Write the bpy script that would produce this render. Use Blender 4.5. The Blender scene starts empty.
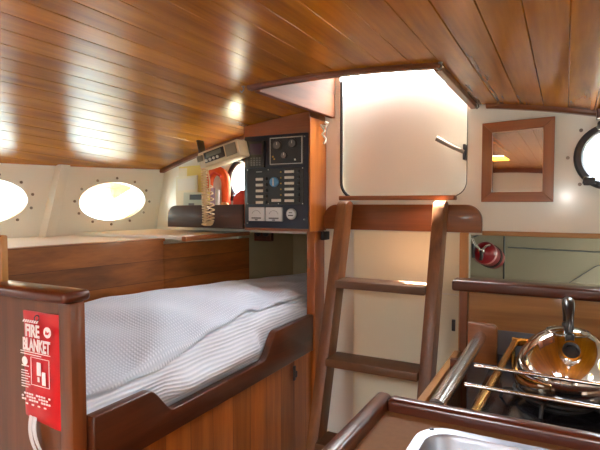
import bpy, bmesh, math, random
from mathutils import Vector, Matrix, Euler
random.seed(7)
S = bpy.context.scene
COL = S.collection
E = 1.30                      # eye height; geometry below is written relative to the eye, floor at -E
PI = math.pi
R = math.radians

# ------------------------------------------------------------------ materials
def new_mat(name):
    m = bpy.data.materials.new(name); m.use_nodes = True
    nt = m.node_tree
    return m, nt, nt.nodes['Principled BSDF']

def srgb(r, g, b):
    f = lambda c: (c/255/12.92) if c/255 <= .04045 else ((c/255+.055)/1.055)**2.4
    return (f(r), f(g), f(b), 1)

def plain(name, col, rough=.5, metal=0, coat=0, noise=0.0, scale=8, bump=0.0, spec=.5):
    m, nt, b = new_mat(name)
    b.inputs['Base Color'].default_value = col
    b.inputs['Roughness'].default_value = rough
    b.inputs['Metallic'].default_value = metal
    b.inputs['Coat Weight'].default_value = coat
    b.inputs['Coat Roughness'].default_value = .12
    b.inputs['Specular IOR Level'].default_value = spec
    tc = nt.nodes.new('ShaderNodeTexCoord')
    n = nt.nodes.new('ShaderNodeTexNoise'); n.inputs['Scale'].default_value = scale; n.inputs['Detail'].default_value = 4
    nt.links.new(tc.outputs['Object'], n.inputs['Vector'])
    if noise:
        mx = nt.nodes.new('ShaderNodeMix'); mx.data_type = 'RGBA'
        mx.inputs['A'].default_value = col
        mx.inputs['B'].default_value = (col[0]*(1-noise), col[1]*(1-noise), col[2]*(1-noise*1.2), 1)
        nt.links.new(n.outputs['Fac'], mx.inputs['Factor'])
        nt.links.new(mx.outputs['Result'], b.inputs['Base Color'])
    if bump:
        bp = nt.nodes.new('ShaderNodeBump'); bp.inputs['Strength'].default_value = bump; bp.inputs['Distance'].default_value = .01
        nt.links.new(n.outputs['Fac'], bp.inputs['Height']); nt.links.new(bp.outputs['Normal'], b.inputs['Normal'])
    return m

def wood(name, c1, c2, axis='x', rough=.3, coat=.5, plank=None, seam=False, off=0.0, var=.35, freq=14, crough=.12, spec=.5):
    """varnished timber, grain along axis; plank=(coordinate, width) gives each board its own tone"""
    m, nt, b = new_mat(name)
    L = nt.links.new; N = nt.nodes.new
    tc = N('ShaderNodeTexCoord')
    vec = tc.outputs['Object']
    sx = {'x': (.06, 1, 1), 'y': (1, .06, 1), 'z': (1, 1, .06)}[axis]
    last = vec; rnd = None
    if plank:
        sep = N('ShaderNodeSeparateXYZ'); L(vec, sep.inputs[0])
        a = N('ShaderNodeMath'); a.operation = 'SUBTRACT'; L(sep.outputs['XYZ'.index(plank[0].upper())], a.inputs[0]); a.inputs[1].default_value = off
        d = N('ShaderNodeMath'); d.operation = 'DIVIDE'; L(a.outputs[0], d.inputs[0]); d.inputs[1].default_value = plank[1]
        fl = N('ShaderNodeMath'); fl.operation = 'FLOOR'; L(d.outputs[0], fl.inputs[0])
        rnd = N('ShaderNodeTexWhiteNoise'); rnd.noise_dimensions = '1D'; L(fl.outputs[0], rnd.inputs['W'])
        ad = N('ShaderNodeVectorMath'); ad.operation = 'MULTIPLY_ADD'
        L(rnd.outputs['Color'], ad.inputs[0]); ad.inputs[1].default_value = (7, 7, 7); L(vec, ad.inputs[2])
        last = ad.outputs[0]
    mp = N('ShaderNodeMapping'); mp.inputs['Scale'].default_value = sx; L(last, mp.inputs['Vector'])
    n1 = N('ShaderNodeTexNoise'); n1.inputs['Scale'].default_value = freq; n1.inputs['Detail'].default_value = 6; n1.inputs['Distortion'].default_value = .8
    L(mp.outputs[0], n1.inputs['Vector'])
    n2 = N('ShaderNodeTexNoise'); n2.inputs['Scale'].default_value = freq*9; n2.inputs['Detail'].default_value = 3
    L(mp.outputs[0], n2.inputs['Vector'])
    ml = N('ShaderNodeMath'); ml.operation = 'MULTIPLY_ADD'; L(n2.outputs['Fac'], ml.inputs[0]); ml.inputs[1].default_value = .3
    L(n1.outputs['Fac'], ml.inputs[2])
    cr = N('ShaderNodeValToRGB'); cr.color_ramp.elements[0].position = .42; cr.color_ramp.elements[1].position = .88
    cr.color_ramp.elements[0].color = c1; cr.color_ramp.elements[1].color = c2
    L(ml.outputs[0], cr.inputs['Fac'])
    out = cr.outputs['Color']
    if plank:
        mr = N('ShaderNodeMapRange'); mr.inputs['To Min'].default_value = 1-var; mr.inputs['To Max'].default_value = 1+var*.7
        L(rnd.outputs['Value'], mr.inputs['Value'])
        vm = N('ShaderNodeVectorMath'); vm.operation = 'SCALE'; L(out, vm.inputs[0]); L(mr.outputs[0], vm.inputs['Scale'])
        out = vm.outputs[0]
        if seam:
            fr = N('ShaderNodeMath'); fr.operation = 'FRACT'; L(d.outputs[0], fr.inputs[0])
            s1 = N('ShaderNodeMath'); s1.operation = 'LESS_THAN'; L(fr.outputs[0], s1.inputs[0]); s1.inputs[1].default_value = .0016/plank[1]
            mx = N('ShaderNodeMix'); mx.data_type = 'RGBA'; L(s1.outputs[0], mx.inputs['Factor']); L(out, mx.inputs['A'])
            mx.inputs['B'].default_value = (c1[0]*.35, c1[1]*.3, c1[2]*.3, 1)
            out = mx.outputs['Result']
    L(out, b.inputs['Base Color'])
    b.inputs['Roughness'].default_value = rough; b.inputs['Specular IOR Level'].default_value = spec
    b.inputs['Coat Weight'].default_value = coat; b.inputs['Coat Roughness'].default_value = crough
    bp = N('ShaderNodeBump'); bp.inputs['Strength'].default_value = .06; bp.inputs['Distance'].default_value = .004
    L(n1.outputs['Fac'], bp.inputs['Height']); L(bp.outputs['Normal'], b.inputs['Normal'])
    return m

PW = .0765                                                        # ceiling plank width
M = {}
M['ceil'] = wood('ceiling_planks', srgb(132, 76, 0), srgb(200, 126, 12), 'y', .24, .06, ('x', PW), False, .0, .10, 11, .16, .4)
M['board'] = wood('backrest_boards', srgb(114, 64, 20), srgb(168, 100, 40), 'y', .45, .15, ('z', .085), True, 0, .2)
M['front'] = wood('berth_front_planks', srgb(140, 72, 20), srgb(200, 120, 46), 'z', .34, .4, ('y', .105), True, .02, .22)
M['mahog'] = wood('dark_mahogany', srgb(56, 25, 12), srgb(94, 45, 22), 'y', .3, 0.25)
M['mahogx'] = wood('dark_mahogany_across', srgb(58, 24, 14), srgb(98, 44, 24), 'x', .28, 0.3)
M['mahogz'] = wood('mahogany_upright', srgb(74, 37, 15), srgb(116, 61, 27), 'z', .32, 0.2)
M['teakx'] = wood('teak_across', srgb(104, 58, 24), srgb(148, 90, 42), 'x', .4, 0.15)
M['teakz'] = wood('teak_upright', srgb(88, 52, 25), srgb(136, 86, 46), 'z', .42, 0.05)
M['rung'] = wood('worn_tread', srgb(78, 52, 33), srgb(116, 82, 54), 'x', .5, 0.05)
M['orangez'] = wood('orange_varnish_upright', srgb(134, 68, 20), srgb(184, 104, 38), 'z', .3, .5)
M['redx'] = wood('red_varnish_across', srgb(108, 54, 20), srgb(152, 86, 38), 'x', .3, .5)
M['coaming'] = wood('matt_coaming', srgb(92, 48, 22), srgb(132, 76, 38), 'y', .75, 0)
M['redy'] = wood('red_varnish_along', srgb(116, 62, 30), srgb(162, 98, 54), 'y', .35, .5)
M['trimx'] = wood('carline_across', srgb(96, 50, 20), srgb(134, 76, 34), 'x', .35, .4)
M['trimy'] = wood('carline_along', srgb(96, 50, 20), srgb(134, 76, 34), 'y', .35, .4)
M['lightx'] = wood('light_oak_across', srgb(160, 108, 54), srgb(198, 146, 86), 'x', .4, .3)
M['lightz'] = wood('light_oak_upright', srgb(156, 104, 52), srgb(196, 142, 80), 'z', .4, .3)
M['lighty'] = wood('light_oak_along', srgb(156, 104, 52), srgb(196, 142, 80), 'y', .4, .3)
M['splash'] = wood('galley_panel', srgb(122, 80, 36), srgb(172, 120, 62), 'x', .4, .3)
M['mirrorx'] = wood('mirror_frame_across', srgb(132, 76, 38), srgb(166, 102, 56), 'x', .35, .35)
M['mirrorz'] = wood('mirror_frame_upright', srgb(132, 76, 38), srgb(166, 102, 56), 'z', .35, .35)
M['floor'] = wood('cabin_sole', srgb(110, 66, 34), srgb(150, 96, 54), 'y', .35, .3, ('x', .09), True)
M['white'] = plain('white_gloss_paint', srgb(246, 248, 240), .22, 0, .25, .04, 3)
M['ledge'] = plain('ledge_matt_white', srgb(246, 248, 242), .7, 0, 0, .04, 3)
M['fiddle'] = wood('dark_stained_fiddle', srgb(50, 34, 32), srgb(82, 56, 50), 'x', .5, .1)
M['bulk'] = plain('bulkhead_gloss_paint', srgb(245, 247, 236), .2, 0, .3, .05, 3)
M['cream'] = plain('cream_paint', srgb(240, 238, 212), .4, 0, .1, .06, 4)
M['doorw'] = plain('door_white', srgb(244, 245, 234), .35, 0, .1, .03, 3)
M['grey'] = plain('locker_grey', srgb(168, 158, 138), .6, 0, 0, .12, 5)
M['beige'] = plain('quarter_berth_lining', srgb(206, 192, 154), .6, 0, 0, .1, 5)
M['fwd'] = plain('forward_bulkhead_paint', srgb(205, 198, 186), .5)
M['black'] = plain('black_gasket', (.012, .012, .013, 1), .5)
M['navy'] = plain('panel_navy', srgb(38, 46, 62), .38, 0, .1, .1, 20)
M['dark'] = plain('dark_plastic', srgb(24, 25, 28), .35)
M['screen'] = plain('purple_grey_screen', srgb(78, 62, 86), .2, 0, .3)
M['keys'] = plain('grey_keys', srgb(104, 106, 110), .5)
M['labelw'] = plain('label_white', srgb(222, 220, 208), .5)
M['dial'] = plain('dial_pale', srgb(206, 210, 212), .3, 0, .4)
M['dialdark'] = plain('dial_dark', srgb(92, 92, 92), .3, 0, .4)
M['outline'] = plain('outline_silver', srgb(176, 176, 170), .4)
M['blueknob'] = plain('blue_knob', srgb(84, 148, 196), .4)
M['gold'] = plain('gold_speck', srgb(176, 140, 40), .4)
M['steel'] = plain('brushed_steel', (.62, .60, .57, 1), .22, 1, 0, .1, 40)
M['chrome'] = plain('polished_steel', (.74, .72, .70, 1), .07, 1)
M['sinksteel'] = plain('sink_steel', (.34, .36, .41, 1), .42, 1, 0, .08, 60)
M['brass'] = plain('brass', srgb(200, 148, 70), .25, 1, 0, .15, 30)
M['iron'] = plain('black_enamel', srgb(24, 22, 26), .18, 0, .4)
M['grate'] = plain('cast_grate', srgb(30, 28, 28), .55, 0, 0, .2, 40, .2)
M['handle'] = plain('kettle_handle_black', srgb(36, 30, 30), .28, 0, .3)
M['splashsteel'] = plain('splash_steel', srgb(112, 118, 132), .35, .3, 0, .1, 12)
M['bronze'] = plain('dark_bronze', srgb(72, 72, 76), .4, .7)
M['counter'] = plain('brown_laminate', srgb(124, 84, 50), .75, 0, 0, .3, 90, 0, .2)
M['red'] = plain('red_vinyl', srgb(196, 18, 28), .35, 0, .2)
M['print'] = plain('white_print', srgb(236, 226, 224), .5)
M['strap'] = plain('white_strap', srgb(206, 200, 200), .7)
M['radio'] = plain('radio_beige', srgb(206, 190, 156), .5)
M['cord'] = plain('cord_beige', srgb(222, 200, 160), .5)
M['grille'] = plain('speaker_grille', srgb(120, 116, 100), .6)
M['lcd'] = plain('lcd_grey_green', srgb(110, 118, 108), .25)
M['paper'] = plain('paper_cream', srgb(228, 224, 200), .7, 0, 0, .06, 12)
M['yellow'] = plain('paper_yellow', srgb(226, 212, 128), .7)
M['green'] = plain('booklet_green', srgb(196, 208, 192), .6)
M['orange'] = plain('life_vest_orange', srgb(228, 92, 34), .7, 0, 0, .15, 20)
M['redbag'] = plain('red_cloth', srgb(206, 66, 50), .8, 0, 0, .15, 20, .3)
M['lilac'] = plain('lilac_cloth', srgb(178, 156, 178), .8)
M['tan'] = plain('tan_cloth', srgb(206, 162, 110), .8)
M['rope'] = plain('white_rope', srgb(220, 214, 200), .8)
M['extred'] = plain('extinguisher_red', srgb(150, 18, 34), .3, 0, .3)
M['extlabel'] = plain('extinguisher_label', srgb(214, 150, 150), .4)
M['bolt'] = plain('bolt_grey', srgb(140, 132, 120), .35, .8)
M['mattress'] = plain('mattress_ticking', srgb(190, 194, 202), .9)

def mirror_mat():
    m, nt, b = new_mat('mirror_glass')
    b.inputs['Base Color'].default_value = (.80, .80, .77, 1); b.inputs['Metallic'].default_value = 1; b.inputs['Roughness'].default_value = .015
    return m
M['mirror'] = mirror_mat()

def glass_mat():
    m, nt, b = new_mat('window_glass')
    nt.nodes.remove(b)
    tr = nt.nodes.new('ShaderNodeBsdfTransparent'); tr.inputs[0].default_value = (.93, .96, .97, 1)
    gl = nt.nodes.new('ShaderNodeBsdfGlossy'); gl.inputs['Roughness'].default_value = .03
    mx = nt.nodes.new('ShaderNodeMixShader'); mx.inputs[0].default_value = .05
    nt.links.new(tr.outputs[0], mx.inputs[1]); nt.links.new(gl.outputs[0], mx.inputs[2])
    nt.links.new(mx.outputs[0], nt.nodes['Material Output'].inputs['Surface'])
    return m
M['glass'] = glass_mat()

def cloth(name, base, stripe, pitch, axis, waffle):
    m, nt, b = new_mat(name)
    L = nt.links.new; N = nt.nodes.new
    tc = N('ShaderNodeTexCoord'); sep = N('ShaderNodeSeparateXYZ'); L(tc.outputs['Object'], sep.inputs[0])
    def wave(i, p):
        a = N('ShaderNodeMath'); a.operation = 'MULTIPLY'; L(sep.outputs[i], a.inputs[0]); a.inputs[1].default_value = 2*PI/p
        s = N('ShaderNodeMath'); s.operation = 'SINE'; L(a.outputs[0], s.inputs[0])
        r = N('ShaderNodeMath'); r.operation = 'MULTIPLY_ADD'; L(s.outputs[0], r.inputs[0]); r.inputs[1].default_value = .5; r.inputs[2].default_value = .5
        return r.outputs[0]
    w1 = wave(axis, pitch)
    h = w1
    if waffle:
        w2 = wave(1 - axis, pitch)
        p = N('ShaderNodeMath'); p.operation = 'MULTIPLY'; L(w1, p.inputs[0]); L(w2, p.inputs[1]); h = p.outputs[0]
    mx = N('ShaderNodeMix'); mx.data_type = 'RGBA'; mx.inputs['A'].default_value = stripe; mx.inputs['B'].default_value = base
    L(h, mx.inputs['Factor']); L(mx.outputs['Result'], b.inputs['Base Color'])
    bp = N('ShaderNodeBump'); bp.inputs['Strength'].default_value = .5; bp.inputs['Distance'].default_value = .003
    L(h, bp.inputs['Height']); L(bp.outputs['Normal'], b.inputs['Normal'])
    b.inputs['Roughness'].default_value = .95; b.inputs['Sheen Weight'].default_value = .2
    return m
M['blanket'] = cloth('waffle_blanket', srgb(222, 232, 244), srgb(198, 210, 226), .0100, 1, True)
M['sheet'] = cloth('striped_sheet', srgb(226, 233, 242), srgb(204, 214, 228), .0105, 2, False)

# ------------------------------------------------------------------ mesh helpers
ORIG = {}
def finish(bm, name, mat, parent=None, smooth=None):
    """link bm (eye-relative coordinates) as one mesh object"""
    bmesh.ops.recalc_face_normals(bm, faces=bm.faces[:])
    me = bpy.data.meshes.new(name); 
    o = bpy.data.objects.new(name, me); COL.objects.link(o)
    if parent is not None:
        org = ORIG[parent.name]; o.parent = parent; ORIG[o.name] = org
        off = Vector((0, 0, E)) - org
    else:
        ORIG[o.name] = Vector((0, 0, 0)); off = Vector((0, 0, E))
    bmesh.ops.translate(bm, verts=bm.verts[:], vec=off)
    if smooth is not None:
        for f in bm.faces: f.smooth = True
        for e in bm.edges:
            if len(e.link_faces) == 2 and e.calc_face_angle(0) > R(smooth): e.smooth = False
    bm.to_mesh(me); bm.free()
    if mat is not None: me.materials.append(M[mat] if isinstance(mat, str) else mat)
    return o

def tag(o, label, cat, group=None, kind=None):
    o['label'] = label; o['category'] = cat
    if group: o['group'] = group
    if kind: o['kind'] = kind
    return o

def thing(name, label, cat, loc, group=None):
    o = bpy.data.objects.new(name, None); COL.objects.link(o)
    o.empty_display_size = .05
    w = Vector(loc) + Vector((0, 0, E)); o.location = w; ORIG[o.name] = w
    return tag(o, label, cat, group)

def struct(name, bm, mat, parent=None, smooth=None):
    o = finish(bm, name, mat, parent, smooth)
    if parent is None: o['kind'] = 'structure'
    return o

def NB(): return bmesh.new()

def box(bm, x0, x1, y0, y1, z0, z1, bev=0.0, seg=2, rot=None, piv=None):
    vs = bmesh.ops.create_cube(bm, size=1)['verts']
    bmesh.ops.scale(bm, vec=(x1-x0, y1-y0, z1-z0), verts=vs)
    es = list({e for v in vs for e in v.link_edges})
    if bev:
        r = bmesh.ops.bevel(bm, geom=es, offset=bev, segments=seg, profile=.5, affect='EDGES')
        vs = list({v for f in r['faces'] for v in f.verts} | {v for v in vs if v.is_valid})
    c = Vector(((x0+x1)/2, (y0+y1)/2, (z0+z1)/2))
    bmesh.ops.translate(bm, vec=c, verts=vs)
    if rot is not None:
        bmesh.ops.rotate(bm, cent=piv if piv is not None else c, matrix=Euler(rot).to_matrix(), verts=vs)
    return vs

def prism(bm, pts, d, w0, w1, bev=0.0):
    """closed outline pts (a,b) extruded along axis d from w0 to w1: d 'x': (y,z); 'y': (x,z); 'z': (x,y)"""
    def P(a, b, w): return {'x': (w, a, b), 'y': (a, w, b), 'z': (a, b, w)}[d]
    A = [bm.verts.new(P(a, b, w0)) for a, b in pts]; B = [bm.verts.new(P(a, b, w1)) for a, b in pts]
    n = len(pts); fs = [bm.faces.new(A), bm.faces.new(B[::-1])]
    for i in range(n): fs.append(bm.faces.new((A[i], A[(i+1) % n], B[(i+1) % n], B[i])))
    bmesh.ops.recalc_face_normals(bm, faces=fs)
    if bev:
        es = list({e for f in fs[:2] for e in f.edges})
        bmesh.ops.bevel(bm, geom=es, offset=bev, segments=2, profile=.5, affect='EDGES')

def tube(bm, pts, r, n=12, caps=True, closed=False):
    pts = [Vector(p) for p in pts]; m = len(pts)
    rr = r if isinstance(r, (list, tuple)) else [r]*m
    up = None; rings = []
    for i, p in enumerate(pts):
        if closed: t = pts[(i+1) % m] - pts[i-1]
        else: t = pts[min(i+1, m-1)] - pts[max(i-1, 0)]
        t.normalize()
        if up is None:
            up = Vector((0, 0, 1)) if abs(t.z) < .9 else Vector((1, 0, 0))
        u = (up - t*up.dot(t)).normalized(); v = t.cross(u); up = u
        rings.append([bm.verts.new(p + (u*math.cos(2*PI*k/n) + v*math.sin(2*PI*k/n))*rr[i]) for k in range(n)])
    for i in range(m if closed else m-1):
        a, b = rings[i], rings[(i+1) % m]
        for k in range(n): bm.faces.new((a[k], a[(k+1) % n], b[(k+1) % n], b[k]))
    if caps and not closed:
        bm.faces.new(rings[0][::-1]); bm.faces.new(rings[-1])

def lathe(bm, prof, c=(0, 0, 0), axis=(0, 0, 1), n=32):
    """prof [(r, h)...] revolved about axis through c"""
    q = Vector((0, 0, 1)).rotation_difference(Vector(axis).normalized()).to_matrix()
    c = Vector(c); rings = []
    for r, h in prof:
        if r < 1e-6: rings.append([bm.verts.new(c + q @ Vector((0, 0, h)))])
        else: rings.append([bm.verts.new(c + q @ Vector((r*math.cos(2*PI*k/n), r*math.sin(2*PI*k/n), h))) for k in range(n)])
    for a, b in zip(rings, rings[1:]):
        for k in range(n):
            k2 = (k+1) % n
            if len(a) == 1 and len(b) == 1: continue
            if len(a) == 1: bm.faces.new((a[0], b[k], b[k2]))
            elif len(b) == 1: bm.faces.new((a[k], a[k2], b[0]))
            else: bm.faces.new((a[k], a[k2], b[k2], b[k]))

def disc(bm, c, axis, r, t, n=20, bev=.15):
    e = r*bev
    lathe(bm, [(0, 0), (r, 0), (r, t-min(e, t*.5)), (r-min(e, t*.5), t), (0, t)], c, axis, n)

def cut(o, *bms):
    """subtract each cutter (eye-relative bmesh) from object o"""
    bpy.context.view_layer.update()
    tmp = []
    for bm in bms:
        bmesh.ops.recalc_face_normals(bm, faces=bm.faces[:])
        bmesh.ops.translate(bm, verts=bm.verts[:], vec=(0, 0, E))
        me = bpy.data.meshes.new('cutter'); bm.to_mesh(me); bm.free()
        c = bpy.data.objects.new('cutter', me); COL.objects.link(c); tmp.append(c)
        md = o.modifiers.new('b', 'BOOLEAN'); md.operation = 'DIFFERENCE'; md.object = c; md.solver = 'EXACT'
    dg = bpy.context.evaluated_depsgraph_get()
    new = bpy.data.meshes.new_from_object(o.evaluated_get(dg))
    o.modifiers.clear(); old = o.data; o.data = new; bpy.data.meshes.remove(old)
    for c in tmp:
        me = c.data; bpy.data.objects.remove(c); bpy.data.meshes.remove(me)
    return o

def text_bm(body, size, spacing=1.0, bold=0.0, ext=.0005):
    cu = bpy.data.curves.new('t', 'FONT'); cu.body = body; cu.size = size; cu.align_x = 'CENTER'; cu.align_y = 'CENTER'
    cu.extrude = ext; cu.offset = bold; cu.space_character = spacing
    o = bpy.data.objects.new('t', cu); COL.objects.link(o); bpy.context.view_layer.update()
    me = bpy.data.meshes.new_from_object(o.evaluated_get(bpy.context.evaluated_depsgraph_get()))
    bm = NB(); bm.from_mesh(me); bpy.data.objects.remove(o); bpy.data.curves.remove(cu); bpy.data.meshes.remove(me)
    return bm

def smoothstep(a, b, t):
    t = max(0, min(1, (t-a)/(b-a))); return t*t*(3-2*t)

# ------------------------------------------------------------------ hull shape
CX = -.655                                                        # centreline
YA, YF = 2.0, -2.1                                                # aft and forward bulkheads
def half(y):
    if y > 1.0: return 1.22 + .234*(2.0-y)
    return 1.454 + .05*smoothstep(1.0, .2, y) - .12*smoothstep(-.2, -2.2, y)
def camber(y): return .145 - .038*min(1.0, 2.0-y)
def cz(x, y): return .390 - camber(y)*(x-CX)**2
def side(y, z, s): return CX + s*(half(y) + .2*(.16-max(z, -.2)))

# ceiling: cambered, tongue and groove planks running fore and aft
bm = NB()
xs = []
k0, k1 = int(math.floor(-2.32/PW)), int(math.ceil(1.02/PW))
for k in range(k0, k1):
    a = k*PW
    xs += [(a, .003), (a+.0016, 0), (a+PW*.5, 0), (a+PW-.0016, 0)]
ys = [YF-.06 + i*(YA+.03-YF+.06)/44 for i in range(45)]
lo = [[bm.verts.new((x, y, cz(x, y)+d)) for x, d in xs] for y in ys]
hi = [[bm.verts.new((x, y, cz(x, y)+.04)) for x, d in xs] for y in ys]
nx = len(xs)
for j in range(len(ys)-1):
    for i in range(nx-1):
        bm.faces.new((lo[j][i], lo[j][i+1], lo[j+1][i+1], lo[j+1][i]))
        bm.faces.new((hi[j][i], hi[j+1][i], hi[j+1][i+1], hi[j][i+1]))
    bm.faces.new((lo[j][0], lo[j+1][0], hi[j+1][0], hi[j][0])); bm.faces.new((lo[j][-1], hi[j][-1], hi[j+1][-1], lo[j+1][-1]))
for i in range(nx-1):
    bm.faces.new((lo[0][i], hi[0][i], hi[0][i+1], lo[0][i+1])); bm.faces.new((lo[-1][i], lo[-1][i+1], hi[-1][i+1], hi[-1][i]))
ceiling = struct('ceiling', bm, 'ceil')
HX0, HX1, HY0 = -.912, -.308, 1.395                                  # companionway hatch opening
c = NB(); box(c, HX0, HX1, HY0, 2.3, .1, .8)
FHX0, FHX1, FHY0, FHY1 = -.98, -.46, -.95, -.42                 # fore hatch added behind the camera to let in daylight
c2 = NB(); box(c2, FHX0, FHX1, FHY0, FHY1, .1, .8)
cut(ceiling, c, c2)

bm = NB(); box(bm, -2.4, 1.1, YF-.06, 3.0, -E-.04, -E); struct('floor', bm, 'floor')

# cabin sides
def cabin_side(name, s):
    bm = NB(); zs = [-E, -.9, -.5, -.2, -.16, -.05, .05, .12, .40]
    yy = [YF-.05 + i*(YA+.03-YF+.05)/40 for i in range(41)]
    A = [[bm.verts.new((side(y, z, s), y, z)) for z in zs] for y in yy]
    B = [[bm.verts.new((side(y, z, s)+s*.035, y, z)) for z in zs] for y in yy]
    n = len(zs)
    for j in range(40):
        for i in range(n-1):
            bm.faces.new((A[j][i], A[j+1][i], A[j+1][i+1], A[j][i+1])); bm.faces.new((B[j][i], B[j][i+1], B[j+1][i+1], B[j+1][i]))
        for k in (0, n-1): bm.faces.new((A[j][k], A[j+1][k], B[j+1][k], B[j][k]))
    for j in (0, 40):
        for i in range(n-1): bm.faces.new((A[j][i], A[j][i+1], B[j][i+1], B[j][i]))
    return struct(name, bm, 'white', smooth=40)
wl = cabin_side('wall_left', -1); wr = cabin_side('wall_right', 1)

# oval portlights in the cabin sides
PORTS = [(-1, 1.745), (-1, 1.19), (-1, -.1), (-1, -1.1), (1, 1.3), (1, .6), (1, -.1), (1, -1.1)]  # first two are in view; the others are added unseen to bring in daylight
EA, EB = .168, .093
for s, w in ((-1, wl), (1, wr)):
    cs = []
    for ss, y in PORTS:
        if ss != s: continue
        c = NB(); x0 = side(y, .01, s)
        prism(c, [(y+EA*math.cos(t*2*PI/48), .008+EB*math.sin(t*2*PI/48)) for t in range(48)], 'x', x0-.15, x0+.15)
        cs.append(c)
    cut(w, *cs)
for i, (s, y) in enumerate(PORTS):
    bm = NB(); A, B = [], []
    for t in range(48):
        yy, zz = y+(EA+.012)*math.cos(t*2*PI/48), .008+(EB+.012)*math.sin(t*2*PI/48)
        x = side(yy, zz, s) + s*.037
        A.append(bm.verts.new((x, yy, zz))); B.append(bm.verts.new((x+s*.006, yy, zz)))
    bm.faces.new(A); bm.faces.new(B[::-1])
    for t in range(48): bm.faces.new((A[t], A[(t+1) % 48], B[(t+1) % 48], B[t]))
    g = struct('window_%d' % (i+1), bm, 'glass')
    if s < 0 and i < 2:
        for t in range(12):
            a = 2*PI*(t+.5*(i))/12
            yy, zz = y+(EA+.022)*math.cos(a), .008+(EB+.02)*math.sin(a)
            b = NB(); disc(b, (side(yy, zz, s)-.0005*s, yy, zz), (-s, 0, 0), .0062, .005, 10)
            finish(b, 'bolt', 'bolt', g, 40)
# rib on the cabin side between the two ports
bm = NB(); zs = [-.15+i*.04 for i in range(9)]
L_, R_ = [], []
for z in zs:
    x = side(1.455, z, -1); t = .03
    L_.append([bm.verts.new((x-.01, 1.435+.12*z, z)), bm.verts.new((x+t, 1.442+.12*z, z)), bm.verts.new((x+t, 1.488+.12*z, z)), bm.verts.new((x-.01, 1.495+.12*z, z))])
for a, b in zip(L_, L_[1:]):
    for k in range(4): bm.faces.new((a[k], a[(k+1) % 4], b[(k+1) % 4], b[k]))
bm.faces.new(L_[0]); bm.faces.new(L_[-1])
struct('trim_1', bm, 'white')

# aft bulkhead
bm = NB()
pts = [(-2.25, -E)] + [(1.0, -E)] + [(1.0-i*3.25/40, cz(1.0-i*3.25/40, YA)+.02) for i in range(41)]
pts = pts[:2] + [p for p in pts[2:] if not (-.96 < p[0] < -.27)]
# raise the part inside the hatch coamings
ins = [(-.27, cz(-.27, YA)+.02), (-.27, .60), (-.96, .60), (-.96, cz(-.96, YA)+.02)]
k = next(i for i, p in enumerate(pts) if i > 1 and p[0] <= -.96)
pts = pts[:k] + ins + pts[k:]
prism(bm, pts, 'y', YA, YA+.03)
aft = struct('wall_aft', bm, 'bulk')
def rrect(x0, x1, z0, z1, r, n=8, top=True):
    p = []
    for cx_, cz_, a0 in ((x1-r, z0+r, -90), (x1-r, z1-r, 0), (x0+r, z1-r, 90), (x0+r, z0+r, 180)):
        if not top and a0 in (0, 90): p.append((x1 if a0 == 0 else x0, z1)); continue
        for i in range(n+1):
            a = R(a0+90*i/n); p.append((cx_+r*math.cos(a), cz_+r*math.sin(a)))
    return p
DX0, DX1 = -.868, -.337                                           # companionway
PRT = [(-1.350, .108), (.134, .158)]; PR = .088                    # round ports
cs = []
c = NB(); prism(c, rrect(DX0, DX1, .012, .8, .075, top=False), 'y', YA-.1, YA+.1); cs.append(c)
for x, z in PRT:
    c = NB(); lathe(c, [(0, -.1), (PR, -.1), (PR, .1), (0, .1)], (x, YA, z), (0, 1, 0), 40); cs.append(c)
c = NB(); box(c, -1.405, -.962, YA-.1, YA+.1, -.85, -.14); cs.append(c)      # opening into the quarter berth
c = NB(); box(c, -.325, .80, YA-.1, YA+.1, -.34, -.122); cs.append(c)        # opening into the galley locker
cut(aft, *cs)

bm = NB(); box(bm, -2.3, 1.1, YF-.05, YF, -E, .45)
struct('wall_forward', bm, 'fwd')

# lining of the spaces behind the aft bulkhead
bm = NB(); box(bm, -1.9, -.90, 2.62, 2.65, -E, .0); struct('wall_quarter_berth', bm, 'beige')
bm = NB(); box(bm, -.925, -.90, YA+.03, 2.62, -E, .0); struct('wall_quarter_berth_side', bm, 'beige')
bm = NB(); box(bm, -1.9, -.90, YA+.03, 2.65, -.10, -.07); struct('ceiling_quarter_berth', bm, 'beige')
bm = NB(); box(bm, -1.47, -1.44, YA+.03, 2.62, -E, -.1); struct('wall_quarter_berth_outer', bm, 'beige')
bm = NB(); box(bm, -.42, 1.0, 2.56, 2.59, -.6, .0); struct('wall_locker', bm, 'grey')
bm = NB(); box(bm, -.45, -.42, YA+.03, 2.59, -.6, .0); struct('wall_locker_side', bm, 'grey')
bm = NB(); box(bm, -.45, 1.0, YA+.03, 2.59, -.38, -.36); struct('floor_locker', bm, 'grey')
bm = NB(); box(bm, -.45, 1.0, YA+.03, 2.59, -.05, -.03); struct('ceiling_locker', bm, 'grey')
bm = NB(); box(bm, .16, .20, 2.10, 2.14, -.36, -.05); struct('trim_2', bm, 'mahogz')

# trim along the top of the aft bulkhead
def arch_strip(x0, x1, y0, y1, dz0, dz1, n=24):
    bm = NB(); rows = []
    for i in range(n+1):
        x = x0+(x1-x0)*i/n
        rows.append([bm.verts.new((x, y, cz(x, y)+d)) for y, d in ((y0, dz1), (y0, dz0+.006), (y0+.006, dz0), (y1, dz0), (y1, dz1))])
    for a, b in zip(rows, rows[1:]):
        for k in range(5): bm.faces.new((a[k], a[(k+1) % 5], b[(k+1) % 5], b[k]))
    bm.faces.new(rows[0]); bm.faces.new(rows[-1]); return bm
struct('trim_3', arch_strip(-.27, .95, YA-.028, YA, -.016, .004), 'trimx')
struct('trim_4', arch_strip(-2.0, -1.262, YA-.028, YA, -.016, .004), 'trimx')
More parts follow.
